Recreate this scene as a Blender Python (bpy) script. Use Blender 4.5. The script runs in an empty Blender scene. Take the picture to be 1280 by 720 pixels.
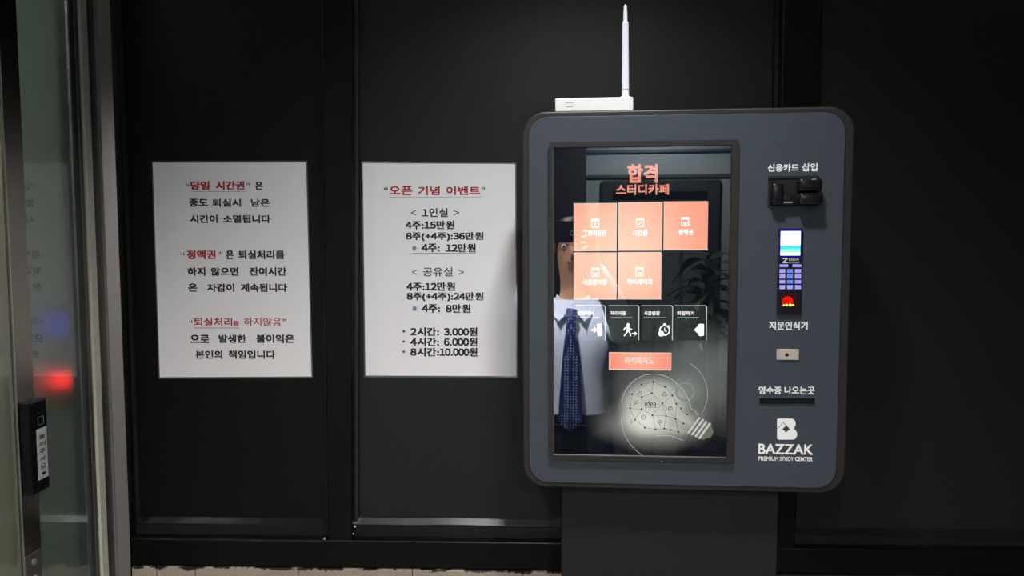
import bpy, bmesh, math, random
from mathutils import Vector, Matrix, noise
random.seed(7)
SC = bpy.context.scene
COL = SC.collection
def R(a): return math.radians(a)
# ---------------------------------------------------------------- camera
CAM = Vector((0, -1.49, 1.70)); FPX = 940.0
RC = (Matrix.Rotation(R(1.6), 3, 'Z') @ Matrix.Rotation(R(90 - 4.13), 3, 'X'))
cd = bpy.data.cameras.new('camera'); cam = bpy.data.objects.new('camera', cd); COL.objects.link(cam)
cam.matrix_world = Matrix.Translation(CAM) @ RC.to_4x4()
cd.sensor_width = 36; cd.lens = FPX * 36 / 1280; cd.clip_start = 0.005
SC.camera = cam
# ---------------------------------------------------------------- world, exposure
w = bpy.data.worlds.new('world'); SC.world = w; w.use_nodes = True
w.node_tree.nodes['Background'].inputs[0].default_value = (0.6, 0.65, 0.7, 1)
w.node_tree.nodes['Background'].inputs[1].default_value = 0.02
vs = SC.view_settings
vs.view_transform = 'Standard'; vs.look = 'None'; vs.exposure = 0.0; vs.gamma = 1.0; vs.use_curve_mapping = False
# ---------------------------------------------------------------- ceiling lamps and added fill lights (position, watts, half angle, blend, colour)
ROOM_H = 2.62
LAMPS = [((0.12, -0.70, ROOM_H), 90, 64, 1.0, (0.98, 0.98, 0.98), 0.08, 'above the kiosk'),
         ((-0.22, -1.30, ROOM_H), 620, 36, 0.35, (0.92, 0.95, 1.0), 0.06, 'added unseen to light the photographer'),  # unseen lamp, added to brighten the shirt mirrored in the screen
         ((1.15, -1.35, ROOM_H), 6, 60, 0.5, (1.0, 0.80, 0.60), 0.05, 'right of the kiosk'),
         ((-0.35, -2.35, ROOM_H), 215, 74, 0.6, (1.0, 0.86, 0.77), 0.08, 'added unseen as warm fill on the front wall'),  # unseen warm fill, added to lift the notices and front wall
         ((0.40, -3.60, ROOM_H), 150, 80, 0.4, (0.86, 0.95, 1.0), 0.06, 'added unseen to brighten the back wall')]  # unseen wall washer, added to brighten the mirrored back wall
# ---------------------------------------------------------------- helpers
def lin(r, g, b):
    return tuple(((v / 255) / 12.92 if v / 255 <= .04045 else ((v / 255 + .055) / 1.055) ** 2.4) for v in (r, g, b))
def mat(name, rgb, rough=0.5, metal=0.0, spec=0.5, var=0.08, scale=40, bump=0.0, bscale=300, coat=0.0, coat_rough=0.05, aniso=0.0, trans=0.0, ior=1.45, bdist=0.001, coat_ior=1.5):
    m = bpy.data.materials.new(name); m.use_nodes = True
    nt = m.node_tree; N = nt.nodes; L = nt.links; b = N['Principled BSDF']
    c = lin(*rgb)
    tc = N.new('ShaderNodeTexCoord'); no = N.new('ShaderNodeTexNoise'); no.inputs['Scale'].default_value = scale; no.inputs['Detail'].default_value = 4
    L.new(tc.outputs['Object'], no.inputs['Vector'])
    mx = N.new('ShaderNodeMix'); mx.data_type = 'RGBA'
    mx.inputs[6].default_value = (*[v * (1 - var) for v in c], 1); mx.inputs[7].default_value = (*[min(1, v * (1 + var)) for v in c], 1)
    L.new(no.outputs['Fac'], mx.inputs[0]); L.new(mx.outputs[2], b.inputs['Base Color'])
    b.inputs['Roughness'].default_value = rough; b.inputs['Metallic'].default_value = metal
    b.inputs['Specular IOR Level'].default_value = spec; b.inputs['IOR'].default_value = ior
    b.inputs['Transmission Weight'].default_value = trans
    b.inputs['Coat Weight'].default_value = coat; b.inputs['Coat Roughness'].default_value = coat_rough; b.inputs['Coat IOR'].default_value = coat_ior
    if aniso:
        b.inputs['Anisotropic'].default_value = aniso
        tg = N.new('ShaderNodeTangent'); tg.direction_type = 'RADIAL'; tg.axis = 'Z'; L.new(tg.outputs[0], b.inputs['Tangent']); b.inputs['Anisotropic Rotation'].default_value = 0.25
    if bump:
        n2 = N.new('ShaderNodeTexNoise'); n2.inputs['Scale'].default_value = bscale; n2.inputs['Detail'].default_value = 3
        L.new(tc.outputs['Object'], n2.inputs['Vector'])
        bp = N.new('ShaderNodeBump'); bp.inputs['Strength'].default_value = bump; bp.inputs['Distance'].default_value = bdist
        L.new(n2.outputs['Fac'], bp.inputs['Height']); L.new(bp.outputs[0], b.inputs['Normal'])
    return m
def emis(name, rgb, strength=1.0, var=0.0, scale=60):
    m = bpy.data.materials.new(name); m.use_nodes = True
    nt = m.node_tree; N = nt.nodes; L = nt.links; N.remove(N['Principled BSDF'])
    e = N.new('ShaderNodeEmission'); c = lin(*rgb)
    tc = N.new('ShaderNodeTexCoord'); no = N.new('ShaderNodeTexNoise'); no.inputs['Scale'].default_value = scale
    L.new(tc.outputs['Object'], no.inputs['Vector'])
    mx = N.new('ShaderNodeMix'); mx.data_type = 'RGBA'
    mx.inputs[6].default_value = (*[v * (1 - var) for v in c], 1); mx.inputs[7].default_value = (*[v * (1 + var) for v in c], 1)
    L.new(no.outputs['Fac'], mx.inputs[0]); L.new(mx.outputs[2], e.inputs[0])
    e.inputs[1].default_value = strength; L.new(e.outputs[0], N['Material Output'].inputs[0])
    return m
def ray(x, y): return (RC @ Vector(((x - 640) / FPX, (360 - y) / FPX, -1))).normalized()
def wpt(x, y, Y=0.0):                       # measured point of the photo on the wall plane at depth Y
    d = ray(x, y); return CAM + d * ((Y - CAM.y) / d.y)
def lpt(x, y, X):                           # ... on the glass front at the left
    d = ray(x, y); return CAM + d * ((X - CAM.x) / d.x)
class MB:
    def __init__(s): s.bm = bmesh.new()
    def merge(s, other):
        me = bpy.data.meshes.new('t'); other.to_mesh(me); s.bm.from_mesh(me); bpy.data.meshes.remove(me); other.free(); return s
    def box(s, x0, x1, y0, y1, z0, z1, r=0.0, seg=2):
        b = bmesh.new(); bmesh.ops.create_cube(b, size=1)
        for v in b.verts: v.co = Vector(((x0 + x1) / 2 + v.co.x * (x1 - x0), (y0 + y1) / 2 + v.co.y * (y1 - y0), (z0 + z1) / 2 + v.co.z * (z1 - z0)))
        if r: bmesh.ops.bevel(b, geom=list(b.edges), offset=r, segments=seg, profile=.5, affect='EDGES')
        return s.merge(b)
    def prism(s, pts, y0, y1, bev=0.0):     # outline in x,z extruded along y (y0 = front)
        b = bmesh.new(); f = b.faces.new([b.verts.new((p[0], y0, p[1])) for p in pts])
        ret = bmesh.ops.extrude_face_region(b, geom=[f])
        for v in [g for g in ret['geom'] if isinstance(g, bmesh.types.BMVert)]: v.co.y = y1
        if bev:
            es = [e for e in b.edges if abs(e.verts[0].co.y - y0) < 1e-7 and abs(e.verts[1].co.y - y0) < 1e-7]
            bmesh.ops.bevel(b, geom=es, offset=bev, segments=2, profile=.5, affect='EDGES')
        bmesh.ops.recalc_face_normals(b, faces=b.faces)
        return s.merge(b)
    def ring(s, outer, inner, y0, y1, chamfer=0.0):   # frame between two outlines with the same count; inner edge may fall back
        n = len(outer); B = s.bm
        def row(pts, y): return [B.verts.new((p[0], y, p[1])) for p in pts]
        of, ob, inf, inb = row(outer, y0), row(outer, y1), row(inner, y0), row(inner, y1)
        if chamfer:
            cx = sum(p[0] for p in inner) / n; cz = sum(p[1] for p in inner) / n
            for v in inb:
                d = Vector((cx - v.co.x, 0, cz - v.co.z)); v.co.x += math.copysign(chamfer, d.x); v.co.z += math.copysign(chamfer, d.z)
        for i in range(n):
            j = (i + 1) % n
            for q in ((of[i], of[j], inf[j], inf[i]), (ob[j], ob[i], inb[i], inb[j]), (of[j], of[i], ob[i], ob[j]), (inf[i], inf[j], inb[j], inb[i])): B.faces.new(q)
        bmesh.ops.recalc_face_normals(B, faces=B.faces)
        return s
    def flat(s, pts, y):
        s.bm.faces.new([s.bm.verts.new((p[0], y, p[1])) for p in pts]); return s
    def poly3(s, pts):
        s.bm.faces.new([s.bm.verts.new(p) for p in pts]); return s
    def lathe(s, prof, c, axis='Z', n=24):
        B = s.bm; rows = []
        for r, h in prof:
            row = []
            for k in range(n):
                a = 2 * math.pi * k / n; p = (r * math.cos(a), r * math.sin(a), h)
                if axis == 'Y': p = (p[0], p[2], p[1])
                if axis == 'X': p = (p[2], p[0], p[1])
                row.append(B.verts.new(Vector(p) + Vector(c)))
            rows.append(row)
        for a, b2 in zip(rows, rows[1:]):
            for k in range(n): B.faces.new((a[k], a[(k + 1) % n], b2[(k + 1) % n], b2[k]))
        if prof[0][0] > 1e-6: B.faces.new(rows[0])
        if prof[-1][0] > 1e-6: B.faces.new(rows[-1])
        bmesh.ops.remove_doubles(B, verts=B.verts, dist=1e-7); bmesh.ops.recalc_face_normals(B, faces=B.faces)
        return s
    def tube(s, pts, r, n=8):
        B = s.bm; rows = []; pts = [Vector(p) for p in pts]
        for i, p in enumerate(pts):
            t = (pts[min(i + 1, len(pts) - 1)] - pts[max(i - 1, 0)]).normalized()
            a = t.orthogonal().normalized(); b2 = t.cross(a); rr = r[i] if isinstance(r, (list, tuple)) else r
            rows.append([B.verts.new(p + (a * math.cos(2 * math.pi * k / n) + b2 * math.sin(2 * math.pi * k / n)) * rr) for k in range(n)])
        for a, b2 in zip(rows, rows[1:]):
            for k in range(n): B.faces.new((a[k], a[(k + 1) % n], b2[(k + 1) % n], b2[k]))
        B.faces.new(rows[0]); B.faces.new(rows[-1]); bmesh.ops.recalc_face_normals(B, faces=B.faces)
        return s
    def build(s, name, m, parent=None, mx=None, smooth=False):
        me = bpy.data.meshes.new(name); s.bm.to_mesh(me); s.bm.free()
        if smooth:
            for p in me.polygons: p.use_smooth = True
        me.materials.append(m); return link(name, me, parent, mx)
def link(name, me, parent=None, mx=None):
    o = bpy.data.objects.new(name, me); COL.objects.link(o)
    if parent: o.parent = parent
    if mx is not None: o.matrix_local = mx
    return o
def empty(name, loc, rz=0.0):
    o = bpy.data.objects.new(name, None); COL.objects.link(o); o.location = loc; o.rotation_euler = (0, 0, rz); o.empty_display_size = .1; return o
def tag(o, label=None, cat=None, group=None, kind=None):
    for k, v in (('label', label), ('category', cat), ('group', group), ('kind', kind)):
        if v: o[k] = v
    return o
def rrect(x0, x1, z0, z1, r, n=8):
    p = []
    for cx, cz, a0 in ((x1 - r, z1 - r, 0), (x0 + r, z1 - r, 90), (x0 + r, z0 + r, 180), (x1 - r, z0 + r, 270)):
        for k in range(n + 1):
            a = R(a0 + 90 * k / n); p.append((cx + r * math.cos(a), cz + r * math.sin(a)))
    return p
def glyphs(s, bold=0.0, res=3, font_shear=0.0):
    cu = bpy.data.curves.new('t', 'FONT'); cu.body = s; cu.size = 1; cu.offset = bold; cu.resolution_u = res; cu.shear = font_shear
    ob = bpy.data.objects.new('t', cu); me = bpy.data.meshes.new_from_object(ob)
    bpy.data.objects.remove(ob); bpy.data.curves.remove(cu)
    return me
WIDE = {c: chr(ord(c) + 0xFEE0) for c in '0123456789'}
def glyphs_even(s):                      # digits in the same face as the Hangul, set close together
    out = bmesh.new(); x = 0.0
    for ch in s:
        wd = .58 if ch in WIDE else {':': .3, '(': .36, ')': .36, '+': .62, '.': .3, ' ': .32}.get(ch, .95)
        if ch != ' ':
            me = glyphs(WIDE.get(ch, ch)); xs = [v.co.x for v in me.vertices]; c = (min(xs) + max(xs)) / 2
            k = len(out.verts); out.from_mesh(me); out.verts.ensure_lookup_table()
            for v in out.verts[k:]: v.co.x += x + wd / 2 - c
            bpy.data.meshes.remove(me)
        x += wd
    me = bpy.data.meshes.new('t'); out.to_mesh(me); out.free(); return me
def text_into(B, s, x0, x1, z0, z1, y, bold=0.0, flip=False, shear=0.0):   # fits the words' outline to a box in x,z
    me = glyphs_even(s) if any(c in WIDE for c in s) and len(s) > 1 else glyphs(s, 0.0, font_shear=shear); xs = [v.co.x for v in me.vertices]; ys = [v.co.y for v in me.vertices]
    ax, bx, ay, by = min(xs), max(xs), min(ys), max(ys)
    g = bold * (z1 - z0) * .9                       # heavier strokes: the glyphs overprinted a hair apart
    offs = [(0, 0)] if bold < .005 else [(-g, -g), (g, -g), (-g, g), (g, g)]
    for k, (ox, oz) in enumerate(offs):
        b = bmesh.new(); b.from_mesh(me)
        for v in b.verts:
            v.co = Vector((x0 + g + (v.co.x - ax) / (bx - ax) * (x1 - x0 - 2 * g) + ox, y - 2e-6 * k, z0 + g + (v.co.y - ay) / max(by - ay, 1e-6) * (z1 - z0 - 2 * g) + oz))
        B.merge(b)
    bpy.data.meshes.remove(me)
    return B
# ---------------------------------------------------------------- materials
M_panel = mat('black_panel_film', (23, 24, 25), rough=0.42, spec=0.42, bump=0.35, bscale=900, var=0.12, scale=8)
M_panel0 = mat('dark_panel_film', (9, 10, 9), rough=0.38, spec=0.28, bump=0.35, bscale=900, var=0.12, scale=8)
M_frame = mat('black_painted_frame', (8, 8, 7), rough=0.34, spec=0.25, bump=0.25, bscale=60, var=0.2, scale=12)
M_bead = mat('black_glazing_bead', (30, 31, 31), rough=0.36, spec=1.0, bump=0.3, bscale=18, bdist=0.002)
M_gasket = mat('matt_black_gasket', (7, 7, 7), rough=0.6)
M_wall = mat('grey_plaster', (140, 146, 148), rough=0.8, bump=0.15, bscale=120)
M_dwall = mat('dark_wall_finish', (36, 36, 40), rough=0.7, bump=0.1)
M_floor = mat('grey_floor_tile', (96, 96, 94), rough=0.35, scale=4, var=0.12)
M_ceil = mat('ceiling_white', (190, 192, 192), rough=0.9)
M_mould = mat('grey_moulding', (60, 64, 66), rough=0.5)
M_steel = mat('brushed_steel', (150, 143, 136), rough=0.28, metal=1.0, aniso=0.95, var=0.06, scale=20)
M_steel2 = mat('dull_steel', (112, 112, 104), rough=0.5, metal=0.9, var=0.08)
M_strip = mat('pale_guide_strip', (186, 182, 168), rough=0.55, var=0.05)
M_seal = mat('dark_rubber_seal', (50, 52, 48), rough=0.45)
M_gl_teal = mat('frosted_teal_glass', (140, 150, 146), rough=0.26, trans=0.85, coat=1.0, coat_rough=0.03, coat_ior=1.6, var=0.05, bump=0.05, bscale=500)
M_gl_olive = mat('frosted_olive_glass', (172, 174, 156), rough=0.42, trans=0.85, coat=1.0, coat_rough=0.04, coat_ior=1.5, var=0.05)
M_blackplastic = mat('gloss_black_plastic', (16, 17, 18), rough=0.22, spec=0.5)
M_blackmatt = mat('matt_black_plastic', (26, 27, 28), rough=0.5, bump=0.1)
M_slate = mat('slate_blue_panel_print', (57, 63, 71), rough=0.5, spec=0.4, var=0.04, bump=0.08, bscale=900)
M_body = mat('kiosk_black_metal', (34, 32, 30), rough=0.5, bump=0.15, bscale=700)
M_column = mat('kiosk_column_metal', (27, 25, 24), rough=0.6, spec=.3, bump=0.2, bscale=700)
M_lip = mat('pale_metal_lip', (190, 190, 188), rough=0.3, metal=0.8)
M_white = mat('white_plastic', (218, 220, 216), rough=0.4, var=0.02)
M_whiteprint = mat('white_print', (232, 232, 228), rough=0.6, var=0.03)
M_greyprint = mat('grey_print', (110, 115, 120), rough=0.5)
M_paper = mat('laminated_paper', (238, 236, 237), rough=0.55, var=0.015, scale=30, coat=1.0, coat_rough=0.12, coat_ior=1.45, bump=0.25, bscale=7, bdist=0.003)
M_film = mat('clear_film_edge', (90, 90, 92), rough=0.15, coat=1.0, coat_rough=0.06)
M_ink = mat('black_ink', (14, 14, 16), rough=0.5)
M_red = mat('red_ink', (170, 8, 8), rough=0.5)
M_blue = mat('blue_ink', (50, 60, 150), rough=0.5)
M_cam = mat('beige_metal_plate', (198, 184, 172), rough=0.35, metal=0.3)
# ---------------------------------------------------------------- room shell
XD = -0.8314                     # plane of the glass front on the left
XR, YB = 2.4, -4.25
def struct(name, B, m, parent=None):
    o = B.build(name, m, parent)
    if parent is None: tag(o, kind='structure')
    return o
struct('floor', MB().box(-2.3, XR, YB, 0.2, -0.05, 0), M_floor)
struct('ceiling', MB().box(-2.3, XR, YB, 0.2, ROOM_H, ROOM_H + .05), M_ceil)
struct('wall_right', MB().box(XR, XR + .1, YB, 0.2, 0, ROOM_H), M_dwall)
struct('wall_back', MB().box(-2.3, .06, YB - .1, YB, 0, ROOM_H).box(.86, XR, YB - .1, YB, 0, ROOM_H).box(.06, .86, YB - .1, YB, 2.06, ROOM_H), M_wall)
struct('wall_left', MB().box(XD - .1, XD, YB, -1.55, 0, ROOM_H).box(XD - .1, XD - .018, -1.55, -.0, 2.45, ROOM_H), M_wall)
struct('wall_corridor', MB().box(-2.3, -2.2, YB, .2, 0, ROOM_H).box(-2.2, XD - .1, -1.75, -1.65, 0, ROOM_H).box(-2.2, XD - .03, .02, .12, 0, ROOM_H), mat('corridor_wall', (150, 160, 146), rough=0.8))
PY = 0.03                        # how far the panels sit back behind the frame
ZB = wpt(300, 706).z             # top of the stone below the frame
struct('wall_front', MB().box(XD, XR, PY + .012, .2, 0, ROOM_H), M_blackmatt)
wf = bpy.data.objects['wall_front']
# posts, out of plumb as the photo shows them
def slanted(x00, x01, x10, x11, z0, z1, y0, y1):   # bottom x range, top x range
    b = bmesh.new(); V = [b.verts.new(p) for p in ((x00, y0, z0), (x01, y0, z0), (x11, y0, z1), (x10, y0, z1), (x00, y1, z0), (x01, y1, z0), (x11, y1, z1), (x10, y1, z1))]
    for q in ((0, 1, 2, 3), (5, 4, 7, 6), (4, 0, 3, 7), (1, 5, 6, 2), (3, 2, 6, 7), (4, 5, 1, 0)): b.faces.new([V[i] for i in q])
    bmesh.ops.bevel(b, geom=list(b.edges), offset=.0025, segments=2, profile=.5, affect='EDGES'); bmesh.ops.recalc_face_normals(b, faces=b.faces)
    B = MB(); return B.merge(b)
def xat(p0, p1, z):               # x on the line through two photo points, at height z on the wall
    a, b = wpt(*p0), wpt(*p1); return a.x + (b.x - a.x) * (z - a.z) / (b.z - a.z)
ZR = wpt(300, 673.5).z; ZR2 = wpt(1100, 686).z; ZT = 2.55
postA = ((402, 5), (409, 640)), ((440, 5), (440, 640))
postB = ((979, 0), (966, 650)), ((1029, 0), (995, 650))
struct('trim_1', slanted(xat(*postA[0], ZR), xat(*postA[1], ZR), xat(*postA[0], ZT), xat(*postA[1], ZT), ZR - .02, ZT, 0, .05), M_frame)
struct('trim_2', slanted(xat(*postB[0], ZR), xat(*postB[1], ZR), xat(*postB[0], ZT), xat(*postB[1], ZT), ZR2 - .02, ZT, 0, .05), M_frame)
xm = .3
b = MB().prism([(XD + .002, ZB - .004), (xm, ZB - .004), (xm, ZR), (XD + .002, ZR)], -.001, .05, .003)
b.prism([(xm, ZB - .004), (XR, ZB - .004), (XR, ZR2), (xm, ZR2)], -.0012, .05, .003)
struct('trim_3', b, M_frame)
struct('trim_4', MB().box(XD, XR, -.001, .05, ZT, ROOM_H), M_frame)
# a thin weld line and drips on the rail
b = MB().tube([(XD + .02 + i * .01, -.0015, ZR - .004 + random.uniform(-.0006, .0006)) for i in range(40)], .0006, 5)
b.build('paint_ridge', M_frame, bpy.data.objects['trim_3'])
b = MB()
for (px, py, r) in ((406, 673, .003), (442, 667, .0022), (444, 658, .003)):
    p = wpt(px, py); b.lathe([(0, -r), (r * .7, -r * .6), (r, 0), (r * .6, r * .7), (0, r)], (p.x, -.001, p.z), n=10)
b.build('weld_bead', M_lip, bpy.data.objects['trim_3'])
# panels (film covered glass) and the beads round them
panes = [(XD + .004, xat(*postA[0], 1.3), xat(*postA[0], ZT), ZR), (xat(*postA[1], 1.3), xat(*postB[0], 1.3), xat(*postB[0], ZT), ZR), (xat(*postB[1], 1.3), XR, XR, ZR2)]
xl = [XD + .003, xat(*postA[1], ZR), xat(*postB[1], ZR)]; xr = [xat(*postA[0], ZR), xat(*postB[0], ZR), XR]
xlt = [XD + .003, xat(*postA[1], ZT), xat(*postB[1], ZT)]; xrt = [xat(*postA[0], ZT), xat(*postB[0], ZT), XR]
for i in range(3):
    z0 = ZR if i < 2 else ZR2
    b = MB(); b.poly3([(xl[i] - .01, PY, z0 - .005), (xr[i] + .01, PY, z0 - .005), (xrt[i] + .01, PY, ZT), (xlt[i] - .01, PY, ZT)])
    b.poly3([(xl[i] - .01, PY + .01, z0 - .005), (xlt[i] - .01, PY + .01, ZT), (xrt[i] + .01, PY + .01, ZT), (xr[i] + .01, PY + .01, z0 - .005)])
    b.build('wall_panel', M_panel0 if i == 0 else M_panel, wf)
    # bottom bead: slopes forward, its lit shoulder shows as a bright line
    zt = wpt(200 if i == 0 else (550 if i == 1 else 1100), 651 if i == 0 else (653 if i == 1 else 667), PY - .012).z
    prof = [(PY, zt + .005), (PY - .002, zt + .005), (PY - .012, zt - .005), (PY - .0122, zt - .0062)]
    n = 60; B = bmesh.new(); rows = []
    for k in range(n + 1):
        x = xl[i] + (xr[i] - xl[i]) * k / n; s = noise.noise(Vector((x * 9, i * 5, 0))) * (.0036 if i == 0 else .0018)
        rows.append([B.verts.new((x, y, z + s)) for j, (y, z) in enumerate(prof)])
    for a, c in zip(rows, rows[1:]):
        for j in range(len(prof) - 1): B.faces.new((a[j], c[j], c[j + 1], a[j + 1]))
    bmesh.ops.recalc_face_normals(B, faces=B.faces)
    q = MB(); q.merge(B); q.build('glazing_bead', M_bead if i == 1 else M_blackplastic, wf)
    MB().box(xl[i], xr[i], PY - .0095, PY - .004, z0, zt - .006).build('bead_shade', M_gasket, wf)  # matt black strip, the frame's shadow put into its colour
    # side beads
    for xb, xt, s in ((xl[i], xlt[i], 1), (xr[i], xrt[i], -1)):
        if xb > 2: continue
        q = MB(); V = [(xb, PY - .008), (xb + s * .0075, PY - .008), (xb + s * .009, PY - .001), (xb, PY - .001)]
        d = xt - xb
        bot = [(x, y, z0) for x, y in V]; top = [(x + d, y, ZT) for x, y in V]
        for j in range(4):
            q.poly3([bot[j], bot[(j + 1) % 4], top[(j + 1) % 4], top[j]])
        q.build('side_bead', M_bead if i == 1 and s > 0 else M_gasket, wf)
# stone course below the frame, half covered by ragged black paint
def stone_mat():
    m = mat('pale_stone_with_black_paint', (150, 140, 126), rough=0.6, var=0.10, scale=25)
    nt = m.node_tree; N = nt.nodes; L = nt.links; b = N['Principled BSDF']
    src = b.inputs['Base Color'].links[0].from_socket
    geo = N.new('ShaderNodeNewGeometry'); sep = N.new('ShaderNodeSeparateXYZ'); L.new(geo.outputs['Position'], sep.inputs[0])
    n1 = N.new('ShaderNodeTexNoise'); n1.inputs['Scale'].default_value = 22; n1.inputs['Detail'].default_value = 8; n1.inputs['Roughness'].default_value = .7
    L.new(geo.outputs['Position'], n1.inputs['Vector'])
    a = N.new('ShaderNodeMath'); a.operation = 'MULTIPLY_ADD'; a.inputs[1].default_value = 0.040; L.new(n1.outputs['Fac'], a.inputs[0]); L.new(sep.outputs['Z'], a.inputs[2])
    # to the right of the kiosk the paint comes lower
    r_ = N.new('ShaderNodeMapRange'); r_.inputs[1].default_value = .25; r_.inputs[2].default_value = .42; r_.inputs[3].default_value = 0; r_.inputs[4].default_value = .040; L.new(sep.outputs['X'], r_.inputs[0])
    a2 = N.new('ShaderNodeMath'); a2.operation = 'ADD'; L.new(a.outputs[0], a2.inputs[0]); L.new(r_.outputs[0], a2.inputs[1])
    g = N.new('ShaderNodeMath'); g.operation = 'GREATER_THAN'; g.inputs[1].default_value = ZB + .0145; L.new(a2.outputs[0], g.inputs[0])
    mx = N.new('ShaderNodeMix'); mx.data_type = 'RGBA'; L.new(g.outputs[0], mx.inputs[0]); L.new(src, mx.inputs[6]); mx.inputs[7].default_value = (*lin(17, 16, 14), 1)
    L.new(mx.outputs[2], b.inputs['Base Color']); return m
M_stone = stone_mat()
base = struct('baseboard_front', MB().box(XD + .002, XR, -.003, .04, 0.0, ZB - .145), M_wall)
xx = XD + .004; k = 0
for wd in (.0, .052, .08, .215, .235, .225, .24, .23, .22, .24, .23, .24, .22, .24, .23, .24):
    if wd == 0: continue
    if xx + wd > XR: break
    MB().box(xx + .0006, xx + wd - .0006, -.006 + .0006 * (k % 3), .03, ZB - .15, ZB - .0045, .0012, 1).build('stone_block', M_stone, base)
    xx += wd; k += 1
# ---------------------------------------------------------------- glass sliding door on the left
XG = XD - .018
def yl(px): return lpt(px, 360, XG).y
Y = {k: yl(k) for k in (-60, 0, 17.5, 41.5, 105, 115.5, 123.5, 134)}
ZD = 2.45
jp = lambda z: [(XG - .04, -.001, z), (XG - .04, Y[134], z), (XG, Y[134], z), (XD, -.001, z)]
B = MB(); lo_, hi_ = jp(0), jp(ZD); B.poly3(lo_); B.poly3(hi_[::-1])
for k in range(4): B.poly3([lo_[k], hi_[k], hi_[(k + 1) % 4], lo_[(k + 1) % 4]])
bmesh.ops.remove_doubles(B.bm, verts=B.bm.verts, dist=1e-6); bmesh.ops.recalc_face_normals(B.bm, faces=B.bm.faces)
jamb = struct('door_1', B, M_steel)      # steel post against the wall, its face turned a little to the room
MB().box(XG - .05, XG - .004, Y[123.5], Y[134] - .0005, 0, ZD).build('jamb_channel', M_steel2, jamb)
MB().box(XG - .004, XG + .0007, Y[134] - .0022, Y[134] - .0005, 0, ZD).build('jamb_edge', M_lip, jamb)
MB().box(XG - .045, XG - .0015, Y[115.5] - .001, Y[123.5] - .0005, 0, ZD, .001, 1).build('guide_strip', M_strip, jamb)
MB().box(XG - .04, XG - .007, Y[105], Y[115.5] - .0015, 0, ZD, .0015, 1).build('rubber_seal', M_seal, jamb)
MB().box(XG - .03, XG - .0055, (Y[105] + Y[115.5]) / 2, Y[115.5] - .003, 0, ZD, .001, 1).build('inner_seal', M_steel2, jamb)
door = struct('door_2', MB().box(XG - .02, XG - .010, Y[41.5], Y[105] - .0005, 0.03, ZD), M_gl_teal)
MB().box(XG - .032, XG - .006, Y[17.5], Y[41.5] - .0003, 0.01, ZD, .0012, 1).build('door_stile', M_steel, door)
MB().box(XG - .0062, XG - .0052, Y[17.5] + .001, Y[17.5] + .0022, 0.01, ZD).build('stile_edge', M_lip, door)
MB().box(XG - .020, XG - .010, -1.55, Y[17.5] - .0005, 0.03, ZD).build('side_pane', M_gl_olive, door)
p = lpt(46, 706, XG)
lp = MB().box(XG - .007, XG - .0035, p.y - .022, p.y + .018, p.z - .04, p.z + .022, .001, 1).build('lock_plate', M_steel2, door)
for dz in (.006, -.022):
    MB().lathe([(0, -.0022), (.004, -.0018), (.0052, 0), (.0052, .002)][::-1], (XG - .0035, p.y - .002, p.z + dz), 'X', 16).build('screw', M_lip, lp)
# touch switch on the stile
c0 = lpt(36, 560, XG + .012)
zt, zb = lpt(46, 500, XG + .012).z, lpt(48, 617, XG + .012).z
y0s, y1s = lpt(38, 560, XG + .012).y, lpt(61, 560, XG + .012).y
ts = empty('touch_switch', (XG - .006, (y0s + y1s) / 2, (zt + zb) / 2))
tag(ts, 'black touch switch with vertical white label mounted on the steel stile of the glass door', 'switch')
hw, hh = (y1s - y0s) / 2, (zt - zb) / 2
MB().box(0, .018, -hw, hw, -hh, hh, .0035, 3).build('switch_housing', M_blackplastic, ts)
MB().box(.0185 - .0005, .0190, -hw + .016, hw - .005, -hh + .022, hh - .050, .0003, 1).build('label_plate', mat('label_silver', (168, 170, 168), rough=.5), ts)
def yz_text(s, y0, y1, z0, z1, X, m, par, name='lettering', bold=.02):
    B = MB(); text_into(B, s, y0, y1, z0, z1, 0, bold)
    for v in B.bm.verts: v.co = Vector((X, v.co.x, v.co.z))
    return B.build(name, m, par)
gx = [(-hw + .0205, hw - .0095)]; zs = hh - .060
for ch in '눌러주세요':
    yz_text(ch, -hw + .021, hw - .010, zs - .0085, zs, .0192, M_ink, ts); zs -= .0128
B = MB(); B.lathe([(0.0001, 0), (.0055, 0), (.0055, .0004), (0.0001, .0004)], (.0189, 0, 0), 'X', 20)
for v in B.bm.verts: v.co = Vector((v.co.x, v.co.y + .006, v.co.z * .45 - hh + .031))
B.build('oval_mark', M_ink, ts)
yz_text('AUTO', -hw + .021, hw - .010, hh - .024, hh - .020, .0183, M_greyprint, ts)
B = MB(); zc = hh - .037; yc = .0055
for a, b_, c, d in ((-.0075, .0075, .0065, .007), (-.0075, .0075, -.007, -.0065), (-.0075, -.007, -.007, .007), (.007, .0075, -.007, .007)):
    B.box(.018, .0184, yc + a, yc + b_, zc + c, zc + d)
B.build('touch_mark', M_greyprint, ts)
# reader on the wall beyond the frosted glass
rd = empty('wall_reader', (-0.962, 0.02, 1.42)); _p = wpt(71, 475, -.012); rd.location = (_p.x - .004, .02, _p.z + .052); tag(rd, 'reader with red and blue lamps glowing through the frosted glass door at left', 'reader')
MB().box(-.035, .035, -.03, 0, -.1, .1, .006, 2).build('reader_body', M_blackplastic, rd)
MB().lathe([(.0001, -.006), (.016, -.004), (.0165, 0), (.0165, .004)], (0.004, -.031, -.052), 'Y', 20).build('red_lamp', emis('red_lamp_glow', (255, 40, 35), 16), rd)
MB().box(-.022, .026, -.034, -.03, .035, .085, .002, 1).build('blue_screen', emis('blue_screen_glow', (50, 60, 235), 1.5), rd)
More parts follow.
